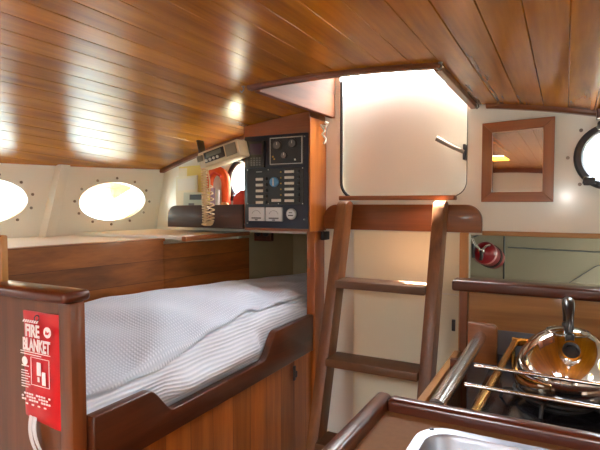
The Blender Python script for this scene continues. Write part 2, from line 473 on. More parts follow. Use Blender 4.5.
# forward cabin trim, seen in the mirror
struct('trim_5', arch_strip(-2.0, .8, YF, YF+.04, -.05, .004), 'mahogx')
bm = NB(); box(bm, -.84, -.74, YF, YF+.03, -E, .34); struct('trim_6', bm, 'mahogz')

# hatch carlines and coamings
h = thing('hatch_coaming', 'varnished wooden frame round the companionway hatch in the plank ceiling', 'hatch frame', (-.615, 1.7, .36))
finish(arch_strip(HX0-.012, HX1+.004, HY0-.026, HY0+.003, -.013, .16), 'front_carline', 'trimx', h)
bm = NB(); box(bm, HX1, HX1+.028, HY0, YA, .345, .365, .004); box(bm, HX1+.004, HX1+.024, HY0, YA, .365, .50)
bm2 = NB(); prism(bm2, [(HY0, cz(HX1, HY0)-.016), (YA-.002, cz(HX1, YA)-.016), (YA-.002, .598), (HY0, .598)], 'x', HX1-.020, HX1+.003, .003)
bm.free(); finish(bm2, 'side_carline', 'trimy', h)
bm2 = NB(); prism(bm2, [(HY0, cz(HX0, HY0)-.02), (YA-.002, cz(HX0, YA)-.014), (YA-.002, .598), (HY0, .598)], 'x', HX0-.0005, HX0+.022, .003)
finish(bm2, 'side_board', 'coaming', h)['label'] = 'tall reddish side board of the hatch frame'

for x, y in ((HX0-.02, HY0-.034), (HX1+.006, HY0-.034), (HX1+.012, YA-.04)):
    z = cz(x, y)-.002; bm = NB(); disc(bm, (x, y, z), (0, 0, -1), .006, .003, 10); tube(bm, [(x, y, z-.002), (x+.004, y-.004, z-.014), (x-.002, y-.008, z-.022), (x-.008, y-.006, z-.016)], .0022, 6)
    finish(bm, 'hook', 'bolt', h, 60)
# hatch lid added out of view; limits the light coming over the door
sl = NB(); box(sl, HX0-.06, HX1+.06, HY0-.5, 2.004, .604, .63, .004)
tag(finish(sl, 'added_hatch_lid', 'coaming'), 'added wooden lid out of view above the companionway opening, shaping the daylight', 'hatch')

# companionway door, closed
d = thing('companionway_hatchboard', 'white companionway door behind the top of the ladder, handle at right', 'door', ((DX0+DX1)/2, YA+.03, .015))
d['kind'] = 'thing'
bm = NB(); prism(bm, rrect(DX0-.02, DX1+.02, .004, .475, .07, top=False), 'y', YA+.0315, YA+.050, .003)
finish(bm, 'door_panel', 'doorw', d, 40)
bm = NB()
pp = [(DX0+.004, .52)] + [(DX0+.004+.072*(1-math.cos(R(a))), .09-.072*math.sin(R(a))) for a in range(0, 91, 10)]
tube(bm, [(x+.002, YA+.002, z) for x, z in pp], .0065, 8); finish(bm, 'gasket', 'black', d, 60)
bm = NB()
pp = [(DX1-.002, .40)] + [(DX1-.002-.06*(1-math.cos(R(a))), .085-.06*math.sin(R(a))) for a in range(0, 81, 10)]
tube(bm, [(x, YA+.004, z) for x, z in pp], .002, 6); finish(bm, 'edge_seal', 'bronze', d, 60)
hd = NB(); box(hd, -.353, -.343, YA-.014, YA+.0315, .165, .225, .003); hd2 = finish(hd, 'latch_plate', 'bronze', d, 40)
hd = NB(); tube(hd, [(-.350, YA-.012, .195), (-.385, YA-.03, .212), (-.448, YA-.03, .250)], [.008, .008, .0105], 10)
finish(hd, 'door_handle', 'bolt', d, 50)

# sill and step beam under the door
b = thing('step_beam', 'broad wooden beam with rounded ends below the companionway door', 'beam', (-.61, 1.98, -.115)); b['kind'] = 'thing'
BX0, BX1 = -.928, -.278
p = [(BX0, -.112), (BX1, -.112)] + [(BX1-.06+.06*math.cos(R(a)), -.066+.06*math.sin(R(a))) for a in range(0, 91, 10)] + \
    [(BX0+.06-.06*math.sin(R(a)), -.066+.06*math.cos(R(a))) for a in range(0, 91, 10)]
bm = NB(); prism(bm, p, 'y', 1.962, YA-.001, .004); finish(bm, 'beam_board', 'teakx', b, 40)
bm = NB(); box(bm, -.850, -.372, 1.945, YA-.008, .0115, .030, .004); finish(bm, 'sill', 'teakx', b, 40)

# lower cream panels and their posts
bm = NB(); box(bm, -.80, -.36, YA-.006, YA-.0005, -.355, -.116, .002)
tag(finish(bm, 'access_panel', 'cream'), 'cream panel behind the ladder between step beam and first rung', 'panel', None, 'thing')
bm = NB(); box(bm, -.80, -.36, YA-.006, YA-.0005, -E+.001, -.361, .002)
ap = finish(bm, 'access_panel', 'cream')
bm = NB(); box(bm, -.385, -.372, YA-.014, YA-.0062, -.50, -.455, .002); finish(bm, 'latch', 'bronze', ap, 40)
tag(ap, 'tall cream panel behind the ladder below the first rung', 'panel', None, 'thing')
bm = NB(); box(bm, -.358, -.325, YA-.024, YA-.001, -E, -.113, .003)
struct('trim_7', bm, 'lightz')
bm = NB(); prism(bm, [(-.277, -.122), (.78, -.122), (.78, -.105), (-.277, -.105)], 'y', YA-.018, YA-.001, .003)
struct('trim_8', bm, 'lightx')

# ------------------------------------------------------------------ ladder
def ly(z): return 1.917 + (z+.005)*.30
lad = thing('companionway_ladder', 'brown wooden ladder leaning below the companionway door', 'ladder', (-.61, ly(-E), -E))
def stile(x0, x1):
    bm = NB(); D = .044
    p = [(ly(-E)-D, -E), (ly(-E)+D, -E), (1.958, -.14), (1.958, -.012)] + \
        [(1.958-.076*(.5-.5*math.cos(R(a))), -.012+.021*math.sin(R(a))) for a in range(20, 161, 20)] + [(1.880, -.02)]
    p[1] = (ly(-E)+D, -E); p[2] = (min(1.958, ly(-.14)+D), -.14)
    prism(bm, p, 'x', x0, x1, .005); return bm
finish(stile(-.832, -.786), 'stile', 'teakz', lad, 40)
finish(stile(-.440, -.396), 'stile', 'teakz', lad, 40)
for z in (-.30, -.585, -.87, -1.15):
    y = ly(z); bm = NB(); box(bm, -.788, -.438, y-.062, y+.05, z-.030, z, .004)
    finish(bm, 'rung', 'rung', lad, 40)

# ------------------------------------------------------------------ berth
BXF = -.975
be = thing('berth', 'built-in varnished berth with planked front along the left side', 'berth', (BXF, 1.2, -E)); be['kind'] = 'thing'
bm = NB(); box(bm, BXF, BXF+.02, .770, 1.90, -E, -.62); finish(bm, 'front_panel', 'front', be)
fp = bpy.data.objects['front_panel']
bm = NB(); box(bm, BXF+.019, BXF+.026, 1.735, 1.752, -.715, -.655, .003); box(bm, BXF+.026, BXF+.034, 1.737, 1.750, -.70, -.675, .002)
finish(bm, 'latch', 'bronze', fp, 40)
# lee board with its low cut-out
zl, zb = -.568, -.632
def lee(y):
    a = smoothstep(.945, 1.04, y); b_ = smoothstep(1.50, 1.60, y)
    zt = -.490 + .012*smoothstep(1.0, 1.6, y)
    return zt - (zt-zl)*a*(1-b_)
yy = [.770+i*(1.90-.770)/110 for i in range(111)]
bm = NB(); prism(bm, [(.770, zb), (1.90, zb)] + [(y, lee(y)) for y in reversed(yy)], 'x', BXF+.001, BXF+.030, .004)
finish(bm, 'lee_board', 'mahog', be, 50)
bm = NB(); box(bm, BXF-.004, BXF+.036, 1.902, YA-.002, -E, -.1215, .003); finish(bm, 'corner_post', 'orangez', be, 40)
bm = NB(); box(bm, -1.46, BXF, .785, 1.99, -.68, -.655); finish(bm, 'berth_base', 'mahog', be)

# end partition of the berth with its cap rail
pa = thing('berth_partition', 'dark wooden partition with rounded cap rail at the foot of the berth', 'partition', (-1.2, .745, -E)); pa['kind'] = 'thing'
bm = NB(); box(bm, -1.60, BXF-.006, .739, .759, -E, -.222, .003); finish(bm, 'partition_panel', 'mahogz', pa)
bm = NB(); box(bm, BXF-.030, BXF+.014, .728, .768, -E, -.222, .006); finish(bm, 'end_post', 'mahogz', pa, 40)
bm = NB(); box(bm, -1.62, BXF+.020, .708, .781, -.222, -.196, .011, 3); finish(bm, 'cap_rail', 'mahogx', pa, 60)
bm = NB(); box(bm, -1.42, -1.232, .742, .760, -.197, -.08, .004); finish(bm, 'upright', 'lightz', pa, 40)

# backrest boards along the hull side of the berth
def bx(y): return -1.751 + .18*y
def slab(y0, y1, z0, z1, t, n=10, dx=0):
    bm = NB(); rows = []
    for i in range(n+1):
        y = y0+(y1-y0)*i/n; x = bx(y)+dx
        rows.append([bm.verts.new(q) for q in ((x, y, z0), (x, y, z1), (x-t, y, z1), (x-t, y, z0))])
    for a, b in zip(rows, rows[1:]):
        for k in range(4): bm.faces.new((a[k], a[(k+1) % 4], b[(k+1) % 4], b[k]))
    bm.faces.new(rows[0]); bm.faces.new(rows[-1]); return bm
bb = thing('backrest', 'horizontally planked wooden backrest behind the bed', 'backrest', (bx(1.2), 1.2, -.66))
finish(slab(.785, 1.56, -.655, -.158, .022), 'back_board', 'board', bb)
finish(slab(.785, 1.56, -.158, -.146, .035, dx=.008), 'top_rail', 'board', bb)
finish(slab(1.562, 2.06, -.655, -.172, .022), 'lower_back_board', 'board', bb)
# ledge between backrest and cabin side
bm = NB(); rows = []
for i in range(13):
    y = .70+(1.555-.70)*i/12
    rows.append([bm.verts.new(q) for q in ((bx(y)-.029, y, -.15), (side(y, -.15, -1)+.0, y, -.15), (side(y, -.15, -1)+.0, y, -.165), (bx(y)-.029, y, -.165))])
for a, b_ in zip(rows, rows[1:]):
    for k in range(4): bm.faces.new((a[k], a[(k+1) % 4], b_[(k+1) % 4], b_[k]))
bm.faces.new(rows[0]); bm.faces.new(rows[-1]); struct('trim_9', bm, 'ledge')
# white shelf over the foot of the berth, wooden edge
bs = thing('berth_shelf', 'low white shelf with wooden edge above the far end of the bed', 'shelf', (-1.6, 1.8, -.16))
bm = NB(); prism(bm, [(-1.375, 1.57), (side(1.57, -.15, -1)+.012, 1.57), (side(1.995, -.15, -1)+.012, 1.995), (-1.355, 1.995)], 'z', -.150, -.138); finish(bm, 'shelf_top', 'ledge', bs)
bm = NB(); prism(bm, [(-1.372, 1.56), (-1.350, 1.56), (-1.335, 1.998), (-1.354, 1.998)], 'z', -.154, -.136, .003); finish(bm, 'edge_strip', 'redy', bs, 40)

# mattress and blanket
def mz(x, y):
    u = (x - bx(y))/(BXF-.008-bx(y))                                   # 0 at back, 1 at front
    z = -.372 - .035*smoothstep(1.5, 2.0, y) + .028*math.sin(PI*min(1, max(0, u)))*smoothstep(.75, 1.4, y)
    z -= .060*smoothstep(.35, 1.0, u)*smoothstep(1.75, .85, y)
    z -= .030*smoothstep(.75, 1.0, u)
    z += .010*math.sin(7*y+3*u)*math.sin(4*u+1) + .006*math.sin(17*y+9*u)*u + .004*math.sin(31*y-14*u)
    z += .018*math.exp(-((y-1.25)/.22)**2 - ((u-.45)/.3)**2)
    return z
ma = NB(); rows = []; y0m, y1m = .785, 2.55
NYM, NXM = 90, 26
def fx(y):                                                         # front face bulges over the low part of the lee board
    return BXF - .008 + .0*y
for j in range(NYM+1):
    y = y0m+(y1m-y0m)*j/NYM; row = []
    xb, xf = max(bx(y)+.006, -1.43), fx(y)
    if y > 1.99: xf = -.985
    for i in range(NXM+1):
        u = i/NXM; x = xb+(xf-xb)*u; z = mz(x, y) - .030*smoothstep(.93, 1.0, u)**1.5 - .02*smoothstep(.06, 0, u)
        row.append(ma.verts.new((x, y, z)))
    zf = row[-1].co.z
    wl_ = smoothstep(1.03, 1.10, y)*(1-smoothstep(1.46, 1.54, y))      # the sheet bulges out over the low part of the lee board
    for q in (.06, .14, .22, .30, .38, .46, .54, .62, .70, .85, 1.0):
        z = zf + (-.653-zf)*q
        row.append(ma.verts.new((xf + .042*wl_*smoothstep(-.560, -.535, z)*smoothstep(0, .3, q), y, z)))
    row.append(ma.verts.new((xb, y, -.653)))
    rows.append(row)
w = len(rows[0])
for a, b_ in zip(rows, rows[1:]):
    for i in range(w): ma.faces.new((a[i], a[(i+1) % w], b_[(i+1) % w], b_[i]))
ma.faces.new(rows[0]); ma.faces.new(rows[-1])
tag(finish(ma, 'mattress', 'sheet', None, 60), 'mattress in a pale blue striped sheet lying in the berth', 'mattress')

bl = NB(); top, bot = [], []
NY, NX = 120, 40
for j in range(NY+1):
    y = .792+(2.5-.792)*j/NY
    xb = max(bx(y)+.02, -1.42); xf = BXF-.012
    if y > 1.97: xf = -.99
    um = 1.0 - .03*smoothstep(.9, .8, y) - .05*smoothstep(1.12, 1.45, y)- .02*math.sin(9*y)**2
    ra, rb = [], []
    for i in range(NX+1):
        u = i/NX*um; x = xb+(xf-xb)*u
        xm = max(bx(y)+.006, -1.43); uu = (x-xm)/max(.01, (BXF-.006-xm))
        z = mz(x, y) - .030*smoothstep(.93, 1.0, uu)**1.5 + .008 + .010*smoothstep(0, .12, uu)*(1 - .3*smoothstep(.97, 1, i/NX))
        z += .005*math.sin(26*y+15*u+2*math.sin(6*u)) * smoothstep(.1, .6, u)*.6
        ra.append(bl.verts.new((x, y, z))); rb.append(bl.verts.new((x, y, z-.0035)))
    top.append(ra); bot.append(rb)
for j in range(NY):
    for i in range(NX):
        bl.faces.new((top[j][i], top[j+1][i], top[j+1][i+1], top[j][i+1])); bl.faces.new((bot[j][i], bot[j][i+1], bot[j+1][i+1], bot[j+1][i]))
    for k in (0, NX): bl.faces.new((top[j][k], bot[j][k], bot[j+1][k], top[j+1][k]))
for j in (0, NY):
    for i in range(NX): bl.faces.new((top[j][i], top[j][i+1], bot[j][i+1], bot[j][i]))
tag(finish(bl, 'blanket', 'blanket', None, 60), 'pale blue waffle-weave blanket spread over the mattress', 'blanket')

# socket block inside the quarter berth
so = thing('socket_block', 'small brown block with two dark sockets above the far end of the bed', 'socket', (-1.27, 2.08, -.18))
bm = NB(); box(bm, -1.345, -1.25, 2.05, 2.08, -.185, -.105, .003); finish(bm, 'block', 'mahogx', so)
for x in (-1.32, -1.275):
    bm = NB(); disc(bm, (x, 2.0505, -.145), (0, -1, 0), .017, .008, 16); finish(bm, 'socket', 'dark', so, 40)

# ------------------------------------------------------------------ fire blanket pouch
fb = thing('fire_blanket', 'red pouch printed FIRE BLANKET hanging on the dark partition', 'fire blanket', (-1.05, .737, -.49))
FX0, FX1, FZ0, FZ1, FY = -1.138, -1.0065, -.508, -.255, .7378
bm = NB(); nx_, nz_ = 14, 20
F, Bk = [], []
for j in range(nz_+1):
    f1, f2 = [], []
    for i in range(nx_+1):
        u, v = i/nx_, j/nz_
        bul = .014*(math.sin(PI*u)**.5 if 0 < u < 1 else 0)*(math.sin(PI*min(1, v*1.0+.0))**.4 if 0 < v < 1 else 0)*(.5+.5*smoothstep(1, .3, v))
        x = FX0+(FX1-FX0)*u + .006*(1-v)*(u-.5)*0; z = FZ0+(FZ1-FZ0)*v - .014*u*(1-v)*1.0 - .004*math.sin(3*u)*(1-v)
        f1.append(bm.verts.new((x, FY-.003-bul-.0012*math.sin(9*u+14*v), z))); f2.append(bm.verts.new((x, FY, z)))
    F.append(f1); Bk.append(f2)
for j in range(nz_):
    for i in range(nx_):
        bm.faces.new((F[j][i], F[j][i+1], F[j+1][i+1], F[j+1][i])); bm.faces.new((Bk[j][i], Bk[j+1][i], Bk[j+1][i+1], Bk[j][i+1]))
    for k in (0, nx_): bm.faces.new((F[j][k], F[j+1][k], Bk[j+1][k], Bk[j][k]))
for j in (0, nz_):
    for i in range(nx_): bm.faces.new((F[j][i], Bk[j][i], Bk[j][i+1], F[j][i+1]))
finish(bm, 'pouch', 'red', fb, 50)
pouch = bpy.data.objects['pouch']
FC = (FX0+FX1)/2; FW = FX1-FX0; FH = FZ1-FZ0
def fz(v): return FZ1 - v*FH
PY = FY - .0195
def put_text(body, size, x, z, name, sx=1.0, bold=0.0, mat='print', shear=0):
    t = text_bm(body, size, 1.0, bold)
    bmesh.ops.scale(t, vec=(sx, 1, 1), verts=t.verts[:])
    bmesh.ops.transform(t, matrix=Matrix.Translation((x, PY, z)) @ Matrix.Rotation(R(90), 4, 'X'), verts=t.verts[:])
    return finish(t, name, mat, pouch)
put_text('FIRE', .040, FC-.010, fz(.165), 'lettering', .70, .0012)
put_text('BLANKET', .040, FC+.003, fz(.295), 'lettering', .58, .0012)
bm = NB()
for i in range(7): prism(bm, [(FC-.045+i*.008, fz(.085)), (FC-.040+i*.008, fz(.085)), (FC-.035+i*.008, fz(.06)), (FC-.040+i*.008, fz(.06))], 'y', PY-.0005, PY+.0005)
finish(bm, 'stripe_mark', 'print', pouch)
bm = NB(); lathe(bm, [(0, 0), (.0125, 0), (.0125, .001), (0, .001)], (FC+.043, PY+.001, fz(.15)), (0, -1, 0), 20); em = finish(bm, 'round_emblem', 'print', pouch)
bm = NB(); prism(bm, [(FC+.037, fz(.168)), (FC+.047, fz(.168)), (FC+.052, fz(.14)), (FC+.043, fz(.15)), (FC+.040, fz(.132))], 'y', PY-.0012, PY+.0005); finish(bm, 'emblem_flame', 'red', pouch)
bm = NB()
box(bm, FC-.055, FC+.052, PY-.0004, PY+.0006, fz(.362), fz(.355)); box(bm, FC-.055, FC+.020, PY-.0004, PY+.0006, fz(.385), fz(.378))
box(bm, FC-.052, FC-.026, PY-.0004, PY+.0006, fz(.50), fz(.49))
for i in range(7): box(bm, FC-.054, FC-.030+.004*(i % 3), PY-.0004, PY+.0006, fz(.545+.025*i), fz(.537+.025*i))
for i in range(3):
    z = .745+.028*i
    for k in range(12):
        if (k*7+i*3) % 5: box(bm, FC-.054+k*.0088, FC-.048+k*.0088, PY-.0004, PY+.0006, fz(z+.016), fz(z))
for k in range(4): box(bm, FC-.04+k*.022, FC-.032+k*.022, PY-.0004, PY+.0006, fz(.855), fz(.842))
finish(bm, 'small_print', 'print', pouch)
bm = NB()
for a, b_, c_, e_ in ((-.018, .048, .40, .404), (-.018, .048, .655, .659), (-.018, -.0165, .40, .659), (.0465, .048, .40, .659)):
    box(bm, FC+a, FC+b_, PY-.0004, PY+.0006, fz(e_), fz(c_))
box(bm, FC+.004, FC+.018, PY-.0004, PY+.0006, fz(.56), fz(.44)); box(bm, FC+.022, FC+.034, PY-.0004, PY+.0006, fz(.64), fz(.52)); box(bm, FC+.006, FC+.012, PY-.0004, PY+.0006, fz(.62), fz(.575))
lathe(bm, [(0, 0), (.010, 0), (.010, .001), (0, .001)], (FC-.040, PY+.0006, fz(.45)), (0, -1, 0), 16)
finish(bm, 'instruction_picture', 'print', pouch)
for x0, dx in ((-1.116, .018), (-1.102, .030)):
    bm = NB(); rows = []
    for i in range(13):
        t = i/12; x = x0+dx*t*t; z = FZ0+.004-.085*t; y = FY-.009-.006*math.sin(3*t)
        rows.append([bm.verts.new(q) for q in ((x, y, z), (x+.015, y-.002, z), (x+.015, y, z), (x, y+.002, z))])
    for a, b_ in zip(rows, rows[1:]):
        for k in range(4): bm.faces.new((a[k], a[(k+1) % 4], b_[(k+1) % 4], b_[k]))
    bm.faces.new(rows[0]); bm.faces.new(rows[-1]); finish(bm, 'pull_strap', 'strap', fb, 60)
bm = NB(); tube(bm, [(FC-.005, FY-.011+.006*math.cos(a*PI/6), FZ1-.012+.007*math.sin(a*PI/6)) for a in range(12)], .0012, 6, closed=True); finish(bm, 'eyelet', 'bronze', fb, 60)

# ------------------------------------------------------------------ instrument box
EX0, EX1, EY = -1.262, -.938, 1.848
ib = thing('instrument_box', 'wooden cabinet with dark electrical switch panel under the ceiling', 'instrument panel', ((EX0+EX1)/2, 1.92, -.112)); ib['kind'] = 'thing'
bm = NB()
n = 12
p = [(EX0, -.120), (EX1, -.120)] + [(EX1+(EX0-EX1)*i/n, cz(EX1+(EX0-EX1)*i/n, EY)-.003) for i in range(n+1)]
prism(bm, p, 'y', EY, YA-.001); finish(bm, 'case', 'redx', ib)
bm = NB(); prism(bm, [(EY-.004, -.120), (YA-.001, -.120), (YA-.001, cz(EX1, YA)-.025), (EY-.004, cz(EX1, EY)-.025)], 'x', EX1+.0002, EX1+.006, .002); finish(bm, 'side_panel', 'orangez', ib)
PX0, PX1, PZ0, PZ1 = EX0+.006, EX1-.004, -.108, .290
bm = NB(); box(bm, PX0, PX1, EY-.007, EY+.001, PZ0, PZ1, .003); fpn = finish(bm, 'switch_panel', 'navy', ib, 40)
def U(u): return PX0+(PX1-PX0)*u
def W(v): return PZ1+(PZ0-PZ1)*v
def pbox(u0, u1, v0, v1, d, mat, name, d0=0, parent=None):
    bm = NB(); box(bm, U(u0), U(u1), EY-.007-d, EY-.007-d0, W(v1), W(v0), min(.0015, d*.3)); return finish(bm, name, mat, parent or ib)
# depth sounder with screen and keypad
ds = pbox(.075, .345, .06, .345, .012, 'dark', 'sounder')
ds['label'] = 'dark instrument with purple-grey screen'
pbox(.115, .31, .085, .205, .0125, 'screen', 'screen', 0, ds)
bm = NB()
for r_ in range(4):
    for c_ in range(4):
        box(bm, U(.13+.045*c_), U(.158+.045*c_), EY-.007-.0135, EY-.007-.011, W(.25+.024*r_), W(.236+.024*r_))
finish(bm, 'keypad', 'keys', ds)
# engine instrument square with light outline
pbox(.425, .935, .025, .325, .006, 'dark', 'gauge_plate')
bm = NB()
for a, b_, c_, e_ in ((.43, .93, .033, .043), (.43, .93, .31, .318), (.43, .44, .033, .318), (.915, .93, .033, .318)):
    box(bm, U(a), U(b_), EY-.0145, EY-.0128, W(e_), W(c_))
finish(bm, 'outline', 'outline', ib)
for u, v, m_ in ((.55, .115, 'dialdark'), (.78, .105, 'dialdark'), (.655, .225, 'dialdark')):
    bm = NB(); disc(bm, (U(u), EY-.013, W(v)), (0, -1, 0), .021 if v < .2 else .015, .006, 20); g = finish(bm, 'gauge', 'dark', ib, 40)
    bm = NB(); disc(bm, (U(u), EY-.0188, W(v)), (0, -1, 0), .016 if v < .2 else .012, .0012, 20); finish(bm, 'dial_face', 'dialdark', g, 40)
    bm = NB(); box(bm, U(u)-.001, U(u)+.001, EY-.0206, EY-.0198, W(v), W(v)+.011); finish(bm, 'needle', 'labelw', g)
for u, v, m_ in ((.50, .26, 'gold'), (.82, .275, 'labelw'), (.48, .235, 'gold')):
    bm = NB(); disc(bm, (U(u), EY-.0128, W(v)), (0, -1, 0), .004, .003, 10); finish(bm, 'warning_lamp', m_, ib, 40)
# breaker plate
pbox(.05, .945, .355, .745, .0045, 'dark', 'breaker_plate')
for i in range(5):
    v = .455+.063*i; pbox(.195, .315, v, v+.030, .0065, 'labelw', 'breaker_label'); pbox(.35, .385, v-.004, v+.030, .012, 'dark', 'breaker_switch')
for i in range(6):
    v = .385+.061*i; pbox(.655, .80, v, v+.027, .0065, 'labelw', 'breaker_label'); pbox(.845, .885, v-.004, v+.03, .012, 'dark', 'breaker_switch')
    if i < 5:
        bm = NB(); disc(bm, (U(.60), EY-.0112, W(v+.014)), (0, -1, 0), .0035, .003, 8); finish(bm, 'pilot_lamp', 'gold', ib, 40)
pbox(.20, .30, .385, .395, .0055, 'outline', 'breaker_label'); pbox(.45, .60, .685, .715, .0065, 'labelw', 'breaker_label')
bm = NB(); disc(bm, (U(.50), EY-.0112, W(.505)), (0, -1, 0), .0205, .012, 24); kn = finish(bm, 'battery_switch', 'blueknob', ib, 40)
bm = NB(); box(bm, U(.50)-.003, U(.50)+.003, EY-.0265, EY-.023, W(.505)-.015, W(.505)+.015, .001); finish(bm, 'pointer', 'dial', kn)
for u, v in ((.06, .365), (.93, .365), (.06, .735), (.40, .735), (.56, .735), (.93, .735), (.40, .37), (.05, .95), (.95, .90), (.955, .04)):
    bm = NB(); disc(bm, (U(u), EY-.0068, W(v)), (0, -1, 0), .0028, .006, 8); finish(bm, 'screw', 'outline', ib, 40)
for u0, u1 in ((.09, .345), (.37, .625)):
    g = pbox(u0, u1, .775, .925, .012, 'dial', 'meter')
    bm = NB(); box(bm, U(u0+.05), U(u1-.05), EY-.0200, EY-.0192, W(.90), W(.885)); box(bm, U((u0+u1)/2)-.007, U((u0+u1)/2)+.007, EY-.0200, EY-.0192, W(.918), W(.905))
    tube(bm, [(U((u0+u1)/2)+.026*math.cos(R(a)), EY-.0195, W(.885)+.030*math.sin(R(a))) for a in range(30, 151, 15)], .0007, 5)
    finish(bm, 'meter_scale', 'keys', g)
bm = NB(); disc(bm, (U(.755), EY-.007, W(.845)), (0, -1, 0), .024, .008, 24); g = finish(bm, 'clock', 'outline', ib, 40)
bm = NB(); disc(bm, (U(.755), EY-.0148, W(.845)), (0, -1, 0), .019, .0012, 24); g2 = finish(bm, 'clock_face', 'dial', g, 40)
bm = NB(); box(bm, U(.755)-.012, U(.755)+.012, EY-.0168, EY-.016, W(.845)-.008, W(.845)-.004); box(bm, U(.755)-.008, U(.755)+.008, EY-.0168, EY-.016, W(.845)+.004, W(.845)+.007); finish(bm, 'clock_hand', 'dark', g)

bm = NB(); box(bm, -.932, -.915, 1.94, YA-.001, -.160, -.124, .003); tube(bm, [(-.918, 1.94, -.125), (-.912, 1.92, -.13), (-.912, 1.918, -.145)], .004, 8)
tag(finish(bm, 'hanging_hook', 'black', None, 40), 'small black hook below the corner of the switch panel cabinet', 'hook')
bm = NB(); tube(bm, [(-.925, 1.93, .33), (-.915, 1.92, .318), (-.905, 1.925, .305), (-.915, 1.918, .29), (-.902, 1.93, .27), (-.91, 1.925, .25)], .005, 8)
tube(bm, [(-.922, 1.925, .325), (-.898, 1.92, .322), (-.89, 1.925, .335), (-.905, 1.93, .34)], .005, 8)
tag(finish(bm, 'cord_knot', 'rope', None, 60), 'short knotted white cord hanging by the cabinet under the hatch', 'rope')

# ------------------------------------------------------------------ shelf beside the box and what is on it
sh = thing('bookshelf', 'dark wooden shelf with rounded front left of the switch panel', 'shelf', (-1.5, 1.92, -.115))
SX0, SX1 = -1.705, EX0-.003
bm = NB(); p = [(SX0, -.115), (SX1, -.115), (SX1, -.006)] + [(SX0+.05-.05*math.sin(R(a)), -.062+.05*math.cos(R(a))) for a in range(0, 91, 15)]
prism(bm, p, 'y', 1.838, 1.852, .003); finish(bm, 'fiddle_board', 'fiddle', sh, 40)
bm = NB(); box(bm, SX0, SX1, 1.852, YA-.001, -.115, -.103); finish(bm, 'shelf_board', 'mahogx', sh)

SZ = -.0985
def leaning(name, mat, x0, x1, h_, y, t, rx, label, cat, roll=0, extra=None, group=None):
    o = thing(name, label, cat, ((x0+x1)/2, y, SZ), group)
    bm = NB(); box(bm, x0, x1, y, y+t, SZ, SZ+h_, .002, rot=(rx, roll, 0), piv=((x0+x1)/2, y, SZ)); finish(bm, 'cover', mat, o)
    if extra:
        for nm, mt, a, b_, c_, e_ in extra:
            bm = NB(); box(bm, x0+(x1-x0)*a, x0+(x1-x0)*b_, y-.0015, y+.001, SZ+h_*c_, SZ+h_*e_, rot=(rx, roll, 0), piv=((x0+x1)/2, y, SZ)); finish(bm, nm, mt, o)
    return o
leaning('chart_booklet', 'yellow', -1.735, -1.580, .285, 1.952, .008, R(-3), 'pale yellow booklet standing tallest at the left end of the shelf', 'book', R(-2), [('page_margin', 'paper', .0, .35, .35, .97)])
leaning('leaflet', 'paper', -1.722, -1.585, .232, 1.918, .008, R(-3), 'white leaflet leaning in front of the yellow booklet', 'book', R(-3), [('print_block', 'labelw', .1, .9, .70, .95)])
leaning('pamphlet', 'green', -1.650, -1.535, .150, 1.884, .009, R(-3), 'pale green pamphlet with black heading on the shelf', 'book', 0, [('heading', 'dark', .35, .97, .76, .93), ('picture', 'keys', .30, .60, .35, .65)])
# orange life vest: a horseshoe collar
lv = thing('life_vest', 'orange life vest collar standing on the shelf below the radio', 'life vest', (-1.475, 1.93, SZ))
bm = NB(); pp = []
for i in range(19):
    a = R(-12+204*i/18); pp.append((-1.485+.052*math.cos(a), 1.945, .085+.070*math.sin(a)))
pp = [(-1.430, 1.945, SZ+.012), (-1.433, 1.945, -.02)] + pp + [(-1.543, 1.945, -.02), (-1.546, 1.945, SZ+.012)]
tube(bm, pp, [.018, .021] + [.022]*19 + [.021, .018], 12); finish(bm, 'collar', 'orange', lv, 60)
bm = NB(); tube(bm, [(-1.52, 1.915, .12), (-1.48, 1.914, .145), (-1.44, 1.915, .125)], .006, 6); finish(bm, 'webbing', 'redbag', lv, 60)
for i, (x, m_, hh, r_, lab) in enumerate(((-1.502, 'yellow', .15, .011, 'yellow rolled flag'), (-1.478, 'lilac', .17, .012, 'lilac rolled flag'), (-1.454, 'dial', .16, .010, 'white rolled flag'))):
    bm = NB(); lathe(bm, [(0, 0), (r_, 0), (r_*1.08, hh*.5), (r_*.9, hh), (r_*.4, hh+.002), (0, hh+.002)], (x, 1.895, SZ), (.04*(i-1), .05, 1), 14)
    tag(finish(bm, 'rolled_flag', m_, None, 50), lab + ' standing inside the orange vest on the shelf', 'flag', 'rolled flags on the shelf')
def lump(cx_, cy_, cz_, rx, ry, rz, seed, sub=4):
    bm = NB(); r_ = random.Random(seed); ph = [r_.uniform(0, 6) for _ in range(6)]
    bmesh.ops.create_icosphere(bm, subdivisions=sub, radius=1)
    for v in bm.verts:
        p = v.co.copy(); k = 1 + .08*math.sin(4*p.x+ph[0])*math.sin(5*p.z+ph[1]) + .05*math.sin(9*p.y+ph[2]+6*p.z)
        q = [math.copysign(abs(c_)**.75, c_) for c_ in p]
        v.co = Vector((cx_+rx*q[0]*k, cy_+ry*q[1]*k, max(cz_-rz*.97, cz_+rz*q[2]*k)))
    return bm
tag(finish(lump(-1.318, 1.915, SZ+.075, .040, .038, .075, 3), 'cloth_bag', 'redbag', None, 70), 'crumpled red cloth bag on the shelf beside the switch panel', 'bag')
tag(finish(lump(-1.395, 1.884, SZ+.052, .024, .022, .05, 5), 'small_bag', 'tan', None, 70), 'small tan pouch between orange vest and red bag', 'pouch')

